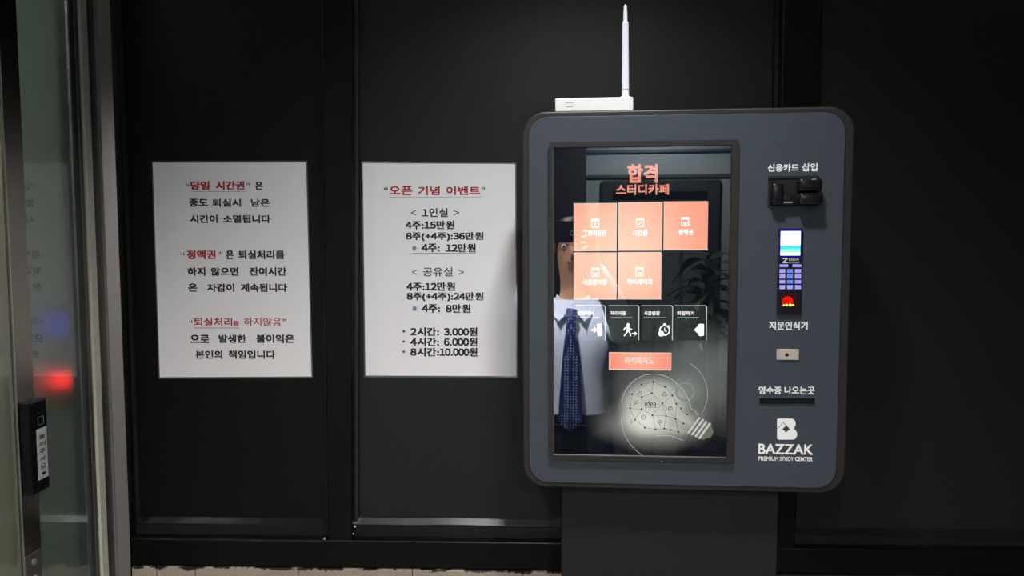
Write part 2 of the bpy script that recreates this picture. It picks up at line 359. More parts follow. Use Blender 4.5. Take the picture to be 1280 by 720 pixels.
# ---------------------------------------------------------------- laminated notices
def notice(name, corners, label):
    pc = [wpt(x, y, PY - .0012) for x, y in corners]         # TL TR BR BL
    c = sum(pc, Vector()) / 4
    root = empty(name, (c.x, PY, min(p.z for p in pc))); tag(root, label, 'notice', 'laminated notices on the black wall')
    inv = Matrix.Translation(-root.location)
    def grid(cs, y, n=14, amp=0.0):
        b = bmesh.new(); V = []
        for j in range(n + 1):
            row = []
            for i in range(n + 1):
                s, t = i / n, j / n
                q = (cs[0] * (1 - s) + cs[1] * s) * (1 - t) + (cs[3] * (1 - s) + cs[2] * s) * t
                row.append(b.verts.new((q.x, y - amp * (s ** 5) * (0.25 + t * .75), q.z)))
            V.append(row)
        for j in range(n):
            for i in range(n): b.faces.new((V[j][i], V[j + 1][i], V[j + 1][i + 1], V[j][i + 1]))
        ret = bmesh.ops.extrude_face_region(b, geom=list(b.faces))
        for v in [g for g in ret['geom'] if isinstance(g, bmesh.types.BMVert)]: v.co.y += .0004
        bmesh.ops.recalc_face_normals(b, faces=b.faces); bmesh.ops.transform(b, matrix=inv, verts=b.verts)
        B = MB(); return B.merge(b)
    big = [p + (p - c).normalized() * .0045 for p in pc]
    grid(big, PY - .0010).build('film_edge', M_film, root)
    grid(pc, PY - .0016, smooth_amp if False else 14, 0.0).build('sheet', M_paper, root, smooth=False)
    def line(items, name='lettering'):
        for s, x0, x1, y0, y1, m, bold in items:
            B = MB(); a, b_ = wpt(x0, y1, PY - .0017), wpt(x1, y0, PY - .0017)
            if s == '_': B.flat([(a.x, a.z), (b_.x, a.z), (b_.x, b_.z), (a.x, b_.z)], a.y)
            else: text_into(B, s, a.x, b_.x, a.z, b_.z, a.y, bold)
            bmesh.ops.transform(B.bm, matrix=inv, verts=B.bm.verts)
            B.build('underline' if s == '_' else name, m, root)
    return line
BK, RD = .046, .05
L1 = notice('notice_sheet', [(191, 203.4), (382.5, 203.2), (389.3, 470.5), (200, 471.5)], 'laminated white notice on the left wall panel, three paragraphs each opening in red')
def q(s, x, y): return (s, x, x + 4, y, y + 4, M_ink, .01)
L1([q('“', 232.4, 229), ('당일', 238.4, 262, 226.3, 237.5, M_red, RD), ('시간권', 270, 305.5, 226.3, 237.5, M_red, RD), q('”', 308, 228.5), ('은', 319, 328.5, 227, 237.5, M_ink, BK), ('_', 239, 306, 239.3, 239.8, M_red, 0)])
L1([('중도', 236.4, 259.8, 248.4, 258.6, M_ink, BK), ('퇴실시', 265.4, 301, 248.4, 258.6, M_ink, BK), ('남은', 313.8, 337, 248.4, 258.6, M_ink, BK)])
L1([('시간이', 237.6, 271.9, 268.6, 279, M_ink, BK), ('소멸됩니다', 279, 338.2, 268.6, 279, M_ink, BK)])
L1([q('“', 226.5, 315), ('정액권', 233.6, 269.5, 312.7, 324, M_red, RD), q('”', 272, 314.5), ('은', 282.7, 291.8, 313, 324, M_ink, BK), ('퇴실처리를', 298, 355.5, 313, 324, M_ink, BK)])
L1([('하지', 234.4, 256.6, 334, 344.8, M_ink, BK), ('않으면', 263.8, 298, 334, 344.8, M_ink, BK), ('잔여시간', 311.8, 358.2, 334, 344.8, M_ink, BK)])
L1([('은', 235.2, 246.5, 354.4, 364.6, M_ink, BK), ('차감이', 259, 292.8, 354.4, 364.9, M_ink, BK), ('계속됩니다', 300.9, 359, 354.4, 364.9, M_ink, BK)])
L1([q('“', 236.5, 399.5), ('퇴실처리', 242.4, 290, 397, 408, M_red, .022), ('를', 291.5, 299, 401, 408, M_red, .02), ('하지않음', 304.9, 351.4, 397, 407.6, M_red, .01), q('”', 353.5, 398.5), ('_', 243, 299, 409.7, 410.1, M_red, 0)])
L1([('으로', 238, 261.6, 418.4, 428.7, M_ink, BK), ('발생한', 273.5, 307.8, 418.4, 428.7, M_ink, BK), ('불이익은', 320.2, 367.9, 418, 428.7, M_ink, BK)])
L1([('본인의', 244.5, 277.8, 438, 448.5, M_ink, BK), ('책임입니다', 285.6, 344.2, 438, 448.5, M_ink, BK)])
L2 = notice('notice_sheet', [(453.6, 204), (643.9, 205), (645, 470.2), (457, 469.4)], 'laminated white price notice beside the kiosk, red heading over prices')
def T(s, a, b_, c, d, m=None, bo=.048): return (s, 440 + a / 2.482, 440 + b_ / 2.482, 190 + c / 2.482, 190 + d / 2.482, m or M_ink, bo)
L2([T('“', 99, 111, 109, 118), T('오픈', 116, 187, 106, 134, M_red, .035), T('기념', 205, 272, 106, 134, M_red, .035), T('이벤트', 293, 398, 106, 134, M_red, .035), T('”', 402, 412, 109, 118), T('_', 116, 400, 139.5, 140.7, M_ink, 0)])
L2([T('<', 184, 198, 180, 197, bo=0), T('1인실', 218, 297, 174, 202, bo=.03), T('>', 315, 332, 180, 197, bo=0)])
L2([T('4주:15만원', 166, 318, 213, 240)]); L2([T('8주(+4주):36만원', 167, 408, 248, 277)])
L2([T('※', 186, 200, 291, 307, M_blue, .01), T('4주:', 216, 272, 284, 311), T('12만원', 291, 384, 284, 311), T('_', 186, 384, 313.8, 315, M_ink, 0)])
L2([T('<', 187, 200, 365, 381, bo=0), T('공유실', 220, 312, 358, 386, bo=.015), T('>', 331, 347, 365, 381, bo=0)])
L2([T('4주:12만원', 169, 320, 404, 431)]); L2([T('8주(+4주):24만원', 170, 408, 435, 464)])
L2([T('※', 187, 201, 478, 494, M_blue, .01), T('4주:', 217, 273, 472, 499), T('8만원', 291, 368, 472, 499)])
for k, (a, b_) in enumerate((('2시간:', '3.000원'), ('4시간:', '6.000원'), ('8시간:', '10.000원'))):
    y = 543 + 31.5 * k
    L2([T('*', 156, 165, y + 9, y + 18), T(a, 181, 270, y + 1, y + 28), T(b_, 285 if k < 2 else 272, 389, y + 1, y + 28)])
# ---------------------------------------------------------------- kiosk
KC = Vector((0.2510007, -0.2222083, 1.5836303))                # centre of its front face
KR = Matrix.Rotation(R(-2.9525), 3, 'Z') @ Matrix.Rotation(R(.0387), 3, 'X') @ Matrix.Rotation(R(-.2647), 3, 'Y')
NK = KR @ Vector((0, -1, 0))
def K(x, y, dep=0.0):                                            # photo point -> (x, z) on the kiosk face
    d = ray(x, y); p0 = KC + NK * dep; t = ((p0 - CAM) @ NK) / (d @ NK); l = KR.transposed() @ (CAM + d * t - KC); return (l.x, l.z)
kiosk = empty('kiosk', (KC.x, KC.y, 0), R(-2.9525))
tag(kiosk, 'slate blue self service kiosk with portrait touch screen on black column before the wall', 'kiosk')
HEAD = Matrix.Rotation(R(2.9525), 4, 'Z') @ KR.to_4x4(); HEAD = Matrix.Translation((0, 0, KC.z)) @ HEAD
def kp(B, name, m, parent=None, smooth=False): return B.build(name, m, parent or kiosk, None if parent else HEAD, smooth)
xo0, xo1, zo0, zo1 = -.2690, .2735, -.3215, .3215
xi0, xi1, zi0, zi1 = -.2580, .2580, -.3125, .3125
kp(MB().prism(rrect(xo0, xo1, zo0, zo1, .040, 10), 0, .085, .0025), 'housing', M_body)
kp(MB().prism(rrect(xi0 - .0012, xi1 + .0012, zi0 - .0012, zi1 + .0012, .034, 10), -.0008, .001), 'front_gasket', M_gasket)
kp(MB().prism(rrect(xi0, xi1, zi0, zi1, .033, 10), -.002, .001, .0006), 'front_panel', M_slate)
bx0, bx1, bz0, bz1 = -.2242, .0880, -.2704, .2697
d0 = K(692.3, 186, -.004); d1 = K(911, 567, -.004)
sx0, sx1, sz1, sz0 = -.2165, .0765, .2610, -.2625
kp(MB().ring(rrect(bx0, bx1, bz0, bz1, .006, 4), rrect(sx0, sx1, sz0, sz1, .0008, 4), -.0085, -.0018), 'screen_bezel', M_body)
kp(MB().ring(rrect(sx0, sx1, sz0, sz1, .0008, 2), rrect(sx0 + .001, sx1 - .001, sz0 + .0012, sz1 - .001, .0006, 2), -.0055, -.0042), 'screen_lip', M_blackmatt)
kp(MB().box(sx0 + .001, sx1 - .001, -.0058, -.0050, sz0 + .0002, sz0 + .0014), 'bottom_lip_glint', M_lip)  # highlight along the bottom edge, put in as a pale bar
kp(MB().box(sx0 + .0002, sx0 + .0010, -.0058, -.0050, sz0 + .001, sz1 - .001), 'side_lip_glint', M_steel2)  # highlight down the left edge, put in as a lighter bar
# display picture
def display_mat():
    m = bpy.data.materials.new('lit_display_picture'); m.use_nodes = True
    nt = m.node_tree; N = nt.nodes; L = nt.links; N.remove(N['Principled BSDF'])
    tc = N.new('ShaderNodeTexCoord'); e = N.new('ShaderNodeEmission'); L.new(e.outputs[0], N['Material Output'].inputs[0])
    no = N.new('ShaderNodeTexNoise'); no.inputs['Scale'].default_value = 14; no.inputs['Detail'].default_value = 5; L.new(tc.outputs['Object'], no.inputs['Vector'])
    prev = None
    def blob(px, py, rx, ry, rgb, k=1.0, noisy=0.0, inner=0.0):
        nonlocal prev
        cx, cz = K(px, py); sc = 1 / (rx * .00139), 0, 1 / (ry * .00139)
        s = N.new('ShaderNodeVectorMath'); s.operation = 'SUBTRACT'; s.inputs[1].default_value = (cx, 0, cz); L.new(tc.outputs['Object'], s.inputs[0])
        t = N.new('ShaderNodeVectorMath'); t.operation = 'MULTIPLY'; t.inputs[1].default_value = sc; L.new(s.outputs[0], t.inputs[0])
        l = N.new('ShaderNodeVectorMath'); l.operation = 'LENGTH'; L.new(t.outputs[0], l.inputs[0])
        src = l.outputs['Value']
        if noisy:
            a = N.new('ShaderNodeMath'); a.operation = 'MULTIPLY_ADD'; a.inputs[1].default_value = noisy; L.new(no.outputs['Fac'], a.inputs[0]); L.new(src, a.inputs[2])
            a2 = N.new('ShaderNodeMath'); a2.operation = 'SUBTRACT'; a2.inputs[1].default_value = noisy * .5; L.new(a.outputs[0], a2.inputs[0]); src = a2.outputs[0]
        mr = N.new('ShaderNodeMapRange'); mr.interpolation_type = 'SMOOTHSTEP'; mr.inputs[1].default_value = inner; mr.inputs[2].default_value = 1
        mr.inputs[3].default_value = k; mr.inputs[4].default_value = 0; L.new(src, mr.inputs[0])
        mx = N.new('ShaderNodeMix'); mx.data_type = 'RGBA'; L.new(mr.outputs[0], mx.inputs[0])
        if prev is None: mx.inputs[6].default_value = (*lin(13, 17, 22), 1)
        else: L.new(prev, mx.inputs[6])
        mx.inputs[7].default_value = (*lin(*rgb), 1); prev = mx.outputs[2]
    blob(890, 450, 80, 62, (92, 98, 96), .9, .9)
    blob(850, 485, 120, 80, (112, 116, 112), .95, .5)
    blob(815, 530, 85, 40, (176, 180, 170), .9, .3)
    blob(856, 489, 30, 30, (150, 155, 150), .5, .2)
    blob(817, 508, 47, 42, (206, 210, 198), .9, 0, .5)
    blob(845, 528, 30, 19, (196, 200, 186), .8, 0, .3)
    blob(806, 526, 38, 24, (240, 243, 228), .8, 0, 0)
    blob(905, 562, 55, 40, (20, 24, 30), .9, .4)
    blob(760, 575, 60, 34, (16, 20, 28), .8, .3)
    L.new(prev, e.inputs[0]); e.inputs[1].default_value = 1.0
    return m
disp = kp(MB().prism([(sx0 - .001, sz0 - .001), (sx1 + .001, sz0 - .001), (sx1 + .001, sz1 + .001), (sx0 - .001, sz1 + .001)], -.0026, -.0019), 'display', display_mat())
E_ = {}
def em(rgb, s=1.0, var=0.0):
    k = (rgb, s, var)
    if k not in E_: E_[k] = emis('display_light_%d' % len(E_), rgb, s, var, 25)
    return E_[k]
LY = .00012
def dep(layer): return -(.0027 + LY * layer)
def box_px(B, x0, x1, y0, y1, layer, r=0.0):
    a, b_ = K(x0, y1), K(x1, y0)
    pts = rrect(a[0], b_[0], a[1], b_[1], r, 3) if r else [(a[0], a[1]), (b_[0], a[1]), (b_[0], b_[1]), (a[0], b_[1])]
    return B.flat(pts, dep(layer))
def poly_px(B, pts, layer): return B.flat([K(*p) for p in pts], dep(layer))
def line_px(B, pts, wd, layer):
    for (xa, ya), (xb, yb) in zip(pts, pts[1:]):
        l = math.hypot(xb - xa, yb - ya) or 1; nx, ny = -(yb - ya) / l * wd / 2, (xb - xa) / l * wd / 2
        poly_px(B, [(xa + nx, ya + ny), (xb + nx, yb + ny), (xb - nx, yb - ny), (xa - nx, ya - ny)], layer)
    return B
def disc_px(B, x, y, r, layer, n=14): return poly_px(B, [(x + r * math.cos(2 * math.pi * k / n), y + r * math.sin(2 * math.pi * k / n)) for k in range(n)], layer)
def arc_px(B, x, y, r, a0, a1, wd, layer, ry=None, n=28):
    return line_px(B, [(x + r * math.cos(R(a0 + (a1 - a0) * k / n)), y + (ry or r) * math.sin(R(a0 + (a1 - a0) * k / n))) for k in range(n + 1)], wd, layer)
def text_px(B, s, x0, x1, y0, y1, y, bold=.02):
    a, b_ = K(x0, y1), K(x1, y0); return text_into(B, s, a[0], b_[0], a[1], b_[1], y, bold)
SAL = em((255, 150, 122)); WH = em((255, 250, 246), 1.5); 
kp(text_px(MB(), '합격', 784, 821.8, 205, 229, dep(3), .035), 'heading_lettering', em((255, 158, 132)))
kp(text_px(MB(), '스터디카페', 769.8, 835.9, 230, 244, dep(3), .03), 'heading_lettering', em((255, 158, 132)))
def tile_mat(cx, cy, c1, c2, r):
    m = bpy.data.materials.new('lit_tile'); m.use_nodes = True
    N = m.node_tree.nodes; L = m.node_tree.links; N.remove(N['Principled BSDF'])
    tc = N.new('ShaderNodeTexCoord'); e = N.new('ShaderNodeEmission'); L.new(e.outputs[0], N['Material Output'].inputs[0])
    a = K(cx, cy); s = N.new('ShaderNodeVectorMath'); s.operation = 'DISTANCE'; s.inputs[1].default_value = (a[0], -.0028, a[1]); L.new(tc.outputs['Object'], s.inputs[0])
    mr = N.new('ShaderNodeMapRange'); mr.interpolation_type = 'SMOOTHSTEP'; mr.inputs[2].default_value = r * .00139; L.new(s.outputs['Value'], mr.inputs[0])
    mx = N.new('ShaderNodeMix'); mx.data_type = 'RGBA'; L.new(mr.outputs[0], mx.inputs[0]); mx.inputs[6].default_value = (*lin(*c1), 1); mx.inputs[7].default_value = (*lin(*c2), 1)
    L.new(mx.outputs[2], e.inputs[0]); e.inputs[1].default_value = 1.15; return m
TM = tile_mat(775, 320, (255, 216, 188), (252, 160, 132), 120)
TE = em((255, 226, 214))
def frame_px(B, x0, x1, y0, y1, t, layer):
    for a in ((x0, x1, y0, y0 + t), (x0, x1, y1 - t, y1), (x0, x0 + t, y0 + t, y1 - t), (x1 - t, x1, y0 + t, y1 - t)): box_px(B, *a, layer)
    return B
def tile(x0, x1, y0, y1, label, lx0, lx1, ly0, ly1, ix, iy, mark):
    t = kp(box_px(MB(), x0, x1, y0, y1, 1), 'menu_tile', TM)
    kp(frame_px(MB(), x0, x1, y0, y1, 1.1, 2), 'tile_border', TE, t)
    kp(text_px(MB(), label, lx0, lx1, ly0, ly1, dep(3), .03), 'lettering', WH, t)
    B = frame_px(MB(), ix - 5, ix + 5, iy - 5.5, iy + 5.5, 1.1, 3); box_px(B, ix - 5, ix + 5, iy - 5.5, iy - 2.6, 3.2)
    if mark == '1': box_px(B, ix - .7, ix + .7, iy - 1.2, iy + 3.4, 3)
    elif mark == '/': line_px(B, [(ix - 2, iy + 3), (ix + 2, iy - 1)], 1.1, 3)
    else: line_px(B, [(ix - 3, iy + 1.5), (ix + 3, iy + 1.5)], 1.2, 3); line_px(B, [(ix - 2, iy + 3.2), (ix + 2, iy + 3.2)], .8, 3)
    kp(B, 'icon', WH, t)
tile(717, 771, 253.8, 314, '1회이용권', 730.6, 757.6, 287.6, 295.2, 743.8, 279, '1')
tile(772.6, 828, 252.7, 313.4, '기간권', 790.5, 808.8, 286.8, 294.8, 799.8, 278, '/')
tile(829, 884.8, 251.6, 312.8, '정액권', 847.6, 865.6, 286.5, 293.8, 856, 277, '-')
tile(717, 770.8, 315.4, 374.2, '사물함이용', 728.2, 758.8, 348.8, 356, 744, 340, '-')
tile(772, 826.6, 314.8, 374, '마이페이지', 783.8, 814.8, 348.6, 355.6, 799, 339.6, '-')
SB = em((46, 52, 50)); 
def small(x0, x1, label, lx0, lx1, kind):
    y0, y1 = 381.5, 425
    t = kp(box_px(MB(), x0, x1, y0, y1, 1), 'menu_button', SB)
    kp(text_px(MB(), label, lx0, lx1, 388.8, 393.8, dep(3), .02), 'lettering', WH, t)
    B = line_px(MB(), [(lx0, 396.6), (lx0 + 27, 396.6)], .5, 2); line_px(B, [(x1 - 3, y0 + .4), (x1 - .8, y0 + 1.4), (x1 - .5, y0 + 4)], .9, 2); box_px(B, x1 - 1.4, x1, y0 + 2, y1, 2); line_px(B, [(x0, y0), (x1 - 2, y0)], .4, 2)
    kp(B, 'button_edge', em((215, 222, 222)), t)
    B = MB(); cx, cy = x1 - 10, 412
    if kind in 'io':
        if kind == 'i':
            poly_px(B, [(cx - .8, 404.6), (cx + 5, 404.4), (cx + 5, 419), (cx + .2, 420), (cx - .8, 416.5)], 3); poly_px(B, [(cx - 8, 410.6), (cx - 4.5, 410.6), (cx - 4.5, 408), (cx - .6, 412), (cx - 4.5, 416), (cx - 4.5, 413.4), (cx - 8, 413.4)], 3.2)
        else:
            poly_px(B, [(cx - 1.5, 405.5), (cx + 1, 404.4), (cx + 6, 404.8), (cx + 6, 419), (cx + 1.5, 420), (cx - 1.5, 418)], 3); poly_px(B, [(cx - 6.5, 412), (cx - 1.8, 407.5), (cx - 1.8, 416.5)], 3.2)
    elif kind == 'w':
        cx -= 4; disc_px(B, cx, 405.6, 1.9, 3)
        line_px(B, [(cx, 407.6), (cx - .4, 413)], 3.0, 3); line_px(B, [(cx - .4, 412.5), (cx - 2.2, 416), (cx - 5, 419.5)], 1.7, 3.1); line_px(B, [(cx - .2, 412.5), (cx + 2.4, 415.6), (cx + 3, 419.8)], 1.7, 3.2)
        line_px(B, [(cx, 408.4), (cx - 4, 409.6), (cx - 5.6, 412.6)], 1.4, 3.3); line_px(B, [(cx + .4, 408.6), (cx + 3, 411.2), (cx + 5, 411.6)], 1.3, 3.4)
        line_px(B, [(cx + 4.5, 416.6), (cx + 9, 416.6)], 1.2, 3); poly_px(B, [(cx + 8, 414), (cx + 11.5, 416.6), (cx + 8, 419.2)], 3.1)
    else:
        cx -= .5; arc_px(B, cx, 412.6, 6, 0, 360, 1.6, 3); box_px(B, cx - 1.6, cx + 1.6, 404, 405.8, 3); line_px(B, [(cx, 409.4), (cx, 413), (cx + 2.6, 414.2)], 1.1, 3.1); disc_px(B, cx - 4.4, 416.6, 3.6, 3.2); line_px(B, [(cx + 4.5, 406.4), (cx + 6, 407.8)], 1.3, 3.3)
    kp(B, 'icon', WH, t)
small(719.5, 757.2, '입장하기', 722, 741.6, 'i'); small(761, 799, '자리이동', 763, 782.2, 'w'); small(802, 841, '시간연장', 804.6, 824.6, 's'); small(843, 883.5, '퇴장하기', 846, 867.2, 'o')
t = kp(box_px(MB(), 761, 839, 440.4, 462, 1), 'menu_button', tile_mat(800, 450, (255, 176, 150), (250, 134, 110), 50))
kp(text_px(MB(), '좌석배치도', 780.6, 817, 445.6, 454.8, dep(3), .025), 'lettering', em((255, 236, 226)), t)
B = MB(); frame_px(B, 761, 839, 440.4, 462, .8, 2)
for cx in (763, 834): line_px(B, [(cx, 444), (cx, 459)], .6, 3)
kp(B, 'button_edge', em((255, 214, 200)), t)
# bulb picture on the display
DK = em((34, 36, 32)); P6 = lambda a: (760 + a[0] / 6, 450 + a[1] / 6)
nodes_ = [(250, 180), (338, 162), (425, 198), (480, 263), (510, 325), (546, 360), (590, 404), (180, 253), (252, 275), (327, 246), (406, 321), (164, 359), (251, 365), (332, 410), (434, 416), (505, 437), (565, 473), (200, 444), (275, 504), (355, 516), (420, 511), (468, 521), (527, 536)]
B = MB()
for p in nodes_: disc_px(B, *P6(p), 1.15, 4, 10)
kp(B, 'network_dots', DK, disp)
B = MB()
for a, b_ in ((0, 1), (1, 2), (2, 3), (3, 4), (4, 5), (5, 6), (7, 0), (7, 8), (8, 9), (9, 1), (0, 9), (9, 10), (10, 3), (7, 11), (11, 17), (17, 18), (18, 19), (19, 20), (20, 21), (21, 22), (8, 12), (11, 12), (12, 13), (13, 10), (10, 14), (14, 20), (13, 14), (13, 19), (14, 15), (15, 16), (4, 15), (12, 17), (10, 15), (15, 22), (3, 10)):
    line_px(B, [P6(nodes_[a]), P6(nodes_[b_])], .42, 3)
kp(B, 'network_lines', em((104, 108, 98)), disp)
B = text_px(MB(), 'idea', 805.8, 820.2, 500, 507.6, dep(4), .004); line_px(B, [(806, 508.6), (821, 508.6)], .4, 4); kp(B, 'lettering', DK, disp)
B = MB()   # tiny pictograms
arc_px(B, 804, 521, 2.8, 0, 360, .5, 4, n=16); line_px(B, [(804, 519.4), (804, 521), (805, 521.6)], .4, 4)
kp(B, 'pictogram', DK, disp); B = MB()
arc_px(B, 795.5, 502, 1.8, 0, 360, .5, 4, n=12); line_px(B, [(794.2, 503.4), (791.2, 506.6)], .7, 4)
kp(B, 'pictogram', DK, disp); B = MB()
line_px(B, [(786, 526.5), (792, 526.5)], .5, 4); line_px(B, [(789, 523.5), (789, 529.5)], .5, 4.1)
kp(B, 'pictogram', DK, disp); B = MB()
line_px(B, [(796, 492.5), (801.5, 492.5), (801.5, 489), (796, 491), (796, 492.5)], .5, 4); line_px(B, [(799, 489), (799, 486)], .5, 4)
kp(B, 'pictogram', DK, disp); B = MB()
line_px(B, [(827, 494), (833.5, 494), (831, 489.6), (829, 489.6), (827, 494)], .6, 4); kp(B, 'pictogram', DK, disp); B = MB(); arc_px(B, 824.6, 527.4, 2.6, 160, 380, .6, 4, n=12); line_px(B, [(822, 528), (827.2, 528)], .5, 4); line_px(B, [(824.6, 528), (824.6, 531)], .7, 4)
kp(B, 'pictogram', DK, disp); B = MB()
arc_px(B, 837.5, 510, 2.4, 0, 360, .7, 4, n=12); line_px(B, [(837.5, 508), (837.5, 512)], 1.0, 4)
kp(B, 'pictogram', DK, disp)
B = MB()
arc_px(B, 817, 508, 40.5, 188, 318, .55, 3, ry=41); line_px(B, [(847, 480), (855, 489), (861, 500), (863.5, 510), (869, 514), (873, 521)], .5, 3)
OUT = em((216, 220, 208)); kp(B, 'bulb_outline', OUT, disp); kp(arc_px(MB(), 833, 520, 57, 95, 178, .4, 3), 'light_arc', OUT, disp); kp(arc_px(MB(), 840, 492, 44, 300, 395, .35, 3), 'light_arc', OUT, disp); B = MB(); line_px(B, [(820, 544), (838, 544), (846, 547), (856, 551)], .5, 3)
kp(B, 'bulb_outline', em((216, 220, 208)), disp)
kp(arc_px(arc_px(MB(), 856, 489, 11, 0, 360, 2.6, 2.6), 856, 489, 16.5, 20, 330, .4, 2.6), 'halo_ring', em((138, 144, 138)), disp)
B = MB(); line_px(B, [(857, 551), (861, 545), (863, 537)], .8, 3); line_px(B, [(850, 549.5), (857, 551.4)], .8, 3)
for k in range(5): line_px(B, [(836, 520 + k * 2.6), (861, 531 + k * 1.8)], .35, 3)
kp(B, 'bulb_neck_lines', em((70, 74, 68)), disp)
ax = Vector((math.cos(R(28)), math.sin(R(28)))); pr = Vector((-ax.y, ax.x)); o0 = Vector((868.5, 531.5))
def qd(a0, a1, w0, w1): return [tuple(o0 + ax * a0 + pr * w0), tuple(o0 + ax * a1 + pr * w1), tuple(o0 + ax * a1 - pr * w1), tuple(o0 + ax * a0 - pr * w0)]
kp(poly_px(poly_px(MB(), qd(-3, 18, 12.5, 10.5), 3), qd(18, 24, 9, 4), 3), 'bulb_base', em((112, 116, 110)), disp)
B = MB()
for k in range(4): poly_px(B, [tuple(o0 + ax * (a + sx) + pr * s) for a, s, sx in ((k * 5 - 3, 12.3, -1.5), (k * 5 - .4, 12.3, -1.5), (k * 5 - .2, -11.8, 1.6), (k * 5 - 2.8, -11.8, 1.6))], 4 + k * .1)
kp(B, 'screw_thread', em((208, 212, 202)), disp)
gm = bpy.data.materials.new('screen_cover_glass'); gm.use_nodes = True
g = gm.node_tree.nodes['Principled BSDF']; g.inputs['Transmission Weight'].default_value = 1; g.inputs['Roughness'].default_value = 0.0; g.inputs['IOR'].default_value = 1.72; g.inputs['Base Color'].default_value = (1, 1, 1, 1)
kp(MB().box(sx0 + .0002, sx1 - .0002, -.0048, -.0040, sz0 + .0002, sz1 - .0002), 'cover_glass', gm)
# printing on the front panel
FP = -.0022
def print_px(s, x0, x1, y0, y1, bold=.02): return kp(text_px(MB(), s, x0, x1, y0, y1, FP, bold), 'lettering', M_whiteprint)
print_px('신용카드', 959.2, 998, 204.8, 214.8, .028); print_px('삽입', 1002, 1021.4, 204, 214.3, .028)
print_px('지문인식기', 960.9, 1009.2, 402, 411.8, .028)
print_px('영수증', 947.8, 976.5, 482.8, 492.2, .028); print_px('나오는곳', 980, 1018, 482.8, 492.4, .028)
print_px('BAZZAK', 947.4, 1016, 555.2, 566.8, .028)
print_px('PREMIUM', 947.4, 972.6, 570.4, 575.2, .03); print_px('STUDY', 974.2, 991.6, 570.6, 575.4, .02); print_px('CENTER', 993.4, 1015.2, 570.9, 575.8, .03)
# mountain letter mark
def LG(a, b_): return (955 + a / 16, 515 + b_ / 16)
outl = [(280, 125), (520, 125)] + [(530 + 98 * math.sin(R(a)), 225 - 100 * math.cos(R(a))) for a in range(10, 150, 20)] + [(595, 322)] + [(560 + 95 * math.sin(R(a)), 440 - 108 * math.cos(R(a))) for a in range(30, 180, 20)] + [(290, 547), (262, 535), (254, 510), (254, 335)]
left = [(254, 335), (380, 208), (440, 262), (350, 345), (385, 360), (432, 402)]
B = MB()
top_part = [(262, 318), (380, 198), (448, 258), (520, 350), (480, 358), (434, 402)]
right = [(254, 150), (262, 132), (280, 125), (520, 125)] + [(530 + 98 * math.sin(R(a)), 225 - 100 * math.cos(R(a))) for a in range(10, 150, 20)] + [(595, 322)] + [(560 + 95 * math.sin(R(a)), 440 - 108 * math.cos(R(a))) for a in range(30, 180, 15)] + [(434, 547), (434, 402), (480, 358), (520, 350), (445, 262), (384, 199), (254, 322)]
leftp = [(254, 336), (380, 215), (434, 266), (352, 343), (390, 358), (434, 402), (434, 547), (290, 547), (262, 535), (254, 510)]
from mathutils.geometry import tessellate_polygon
for pts in (right, leftp):
    if pts is right: pts = [p for k, p in enumerate(pts) if k != 0] [:-1] + [(254, 322), (254, 150)]
    qs = [K(*LG(*p)) for p in pts]
    for tri in tessellate_polygon([[Vector((a * 1000, c * 1000, 0)) for a, c in qs]]): B.flat([qs[k] for k in tri], FP)
kp(B, 'letter_mark', M_whiteprint)
# card reader
def bxk(B, x0, x1, y0, y1, d0, d1, r=0.0, seg=2):
    a, b_ = K(x0, y1), K(x1, y0); return B.box(a[0], b_[0], d0, d1, a[1], b_[1], r, seg)
a, b_ = K(959, 258), K(1023, 219.8)
cr = kp(bxk(MB(), 959, 1023, 219.8, 258, -.0028, -.001), 'card_reader', M_gasket)
kp(MB().ring([(a[0], a[1]), (b_[0], a[1]), (b_[0], b_[1]), (a[0], b_[1])], [(a[0] + .0025, a[1] + .001), (b_[0] - .0015, a[1] + .001), (b_[0] - .0015, b_[1] - .004), (a[0] + .0025, b_[1] - .004)], -.0045, -.001), 'reader_frame', M_blackmatt, cr)
kp(bxk(MB(), 961, 976.5, 229.5, 256.5, -.020, -.002, .004, 3), 'left_jaw', M_blackplastic, cr, True)
kp(bxk(MB(), 993.5, 1022.5, 224, 240, -.026, -.002, .005, 4), 'upper_jaw', M_blackplastic, cr, True)
kp(bxk(MB(), 993.5, 1022.5, 242, 256.5, -.026, -.002, .004, 3), 'lower_jaw', M_blackplastic, cr, True)
kp(bxk(MB(), 968, 1000, 243, 257, -.014, -.002, .003, 3), 'centre_plate', M_blackplastic, cr, True)
kp(bxk(MB(), 975, 992, 224, 241, -.0032, -.002), 'throat', M_gasket, cr)
kp(bxk(MB(), 1009, 1014, 224.6, 226.2, -.0266, -.0255), 'jaw_glint', M_lip, cr)  # pale strip painted in as the highlight on the upper jaw
kp(bxk(MB(), 976.5, 988, 252.5, 254.5, -.0148, -.0138, .0003, 1), 'plate_glint', M_lip, cr)  # highlight of the centre plate, painted in as a pale strip
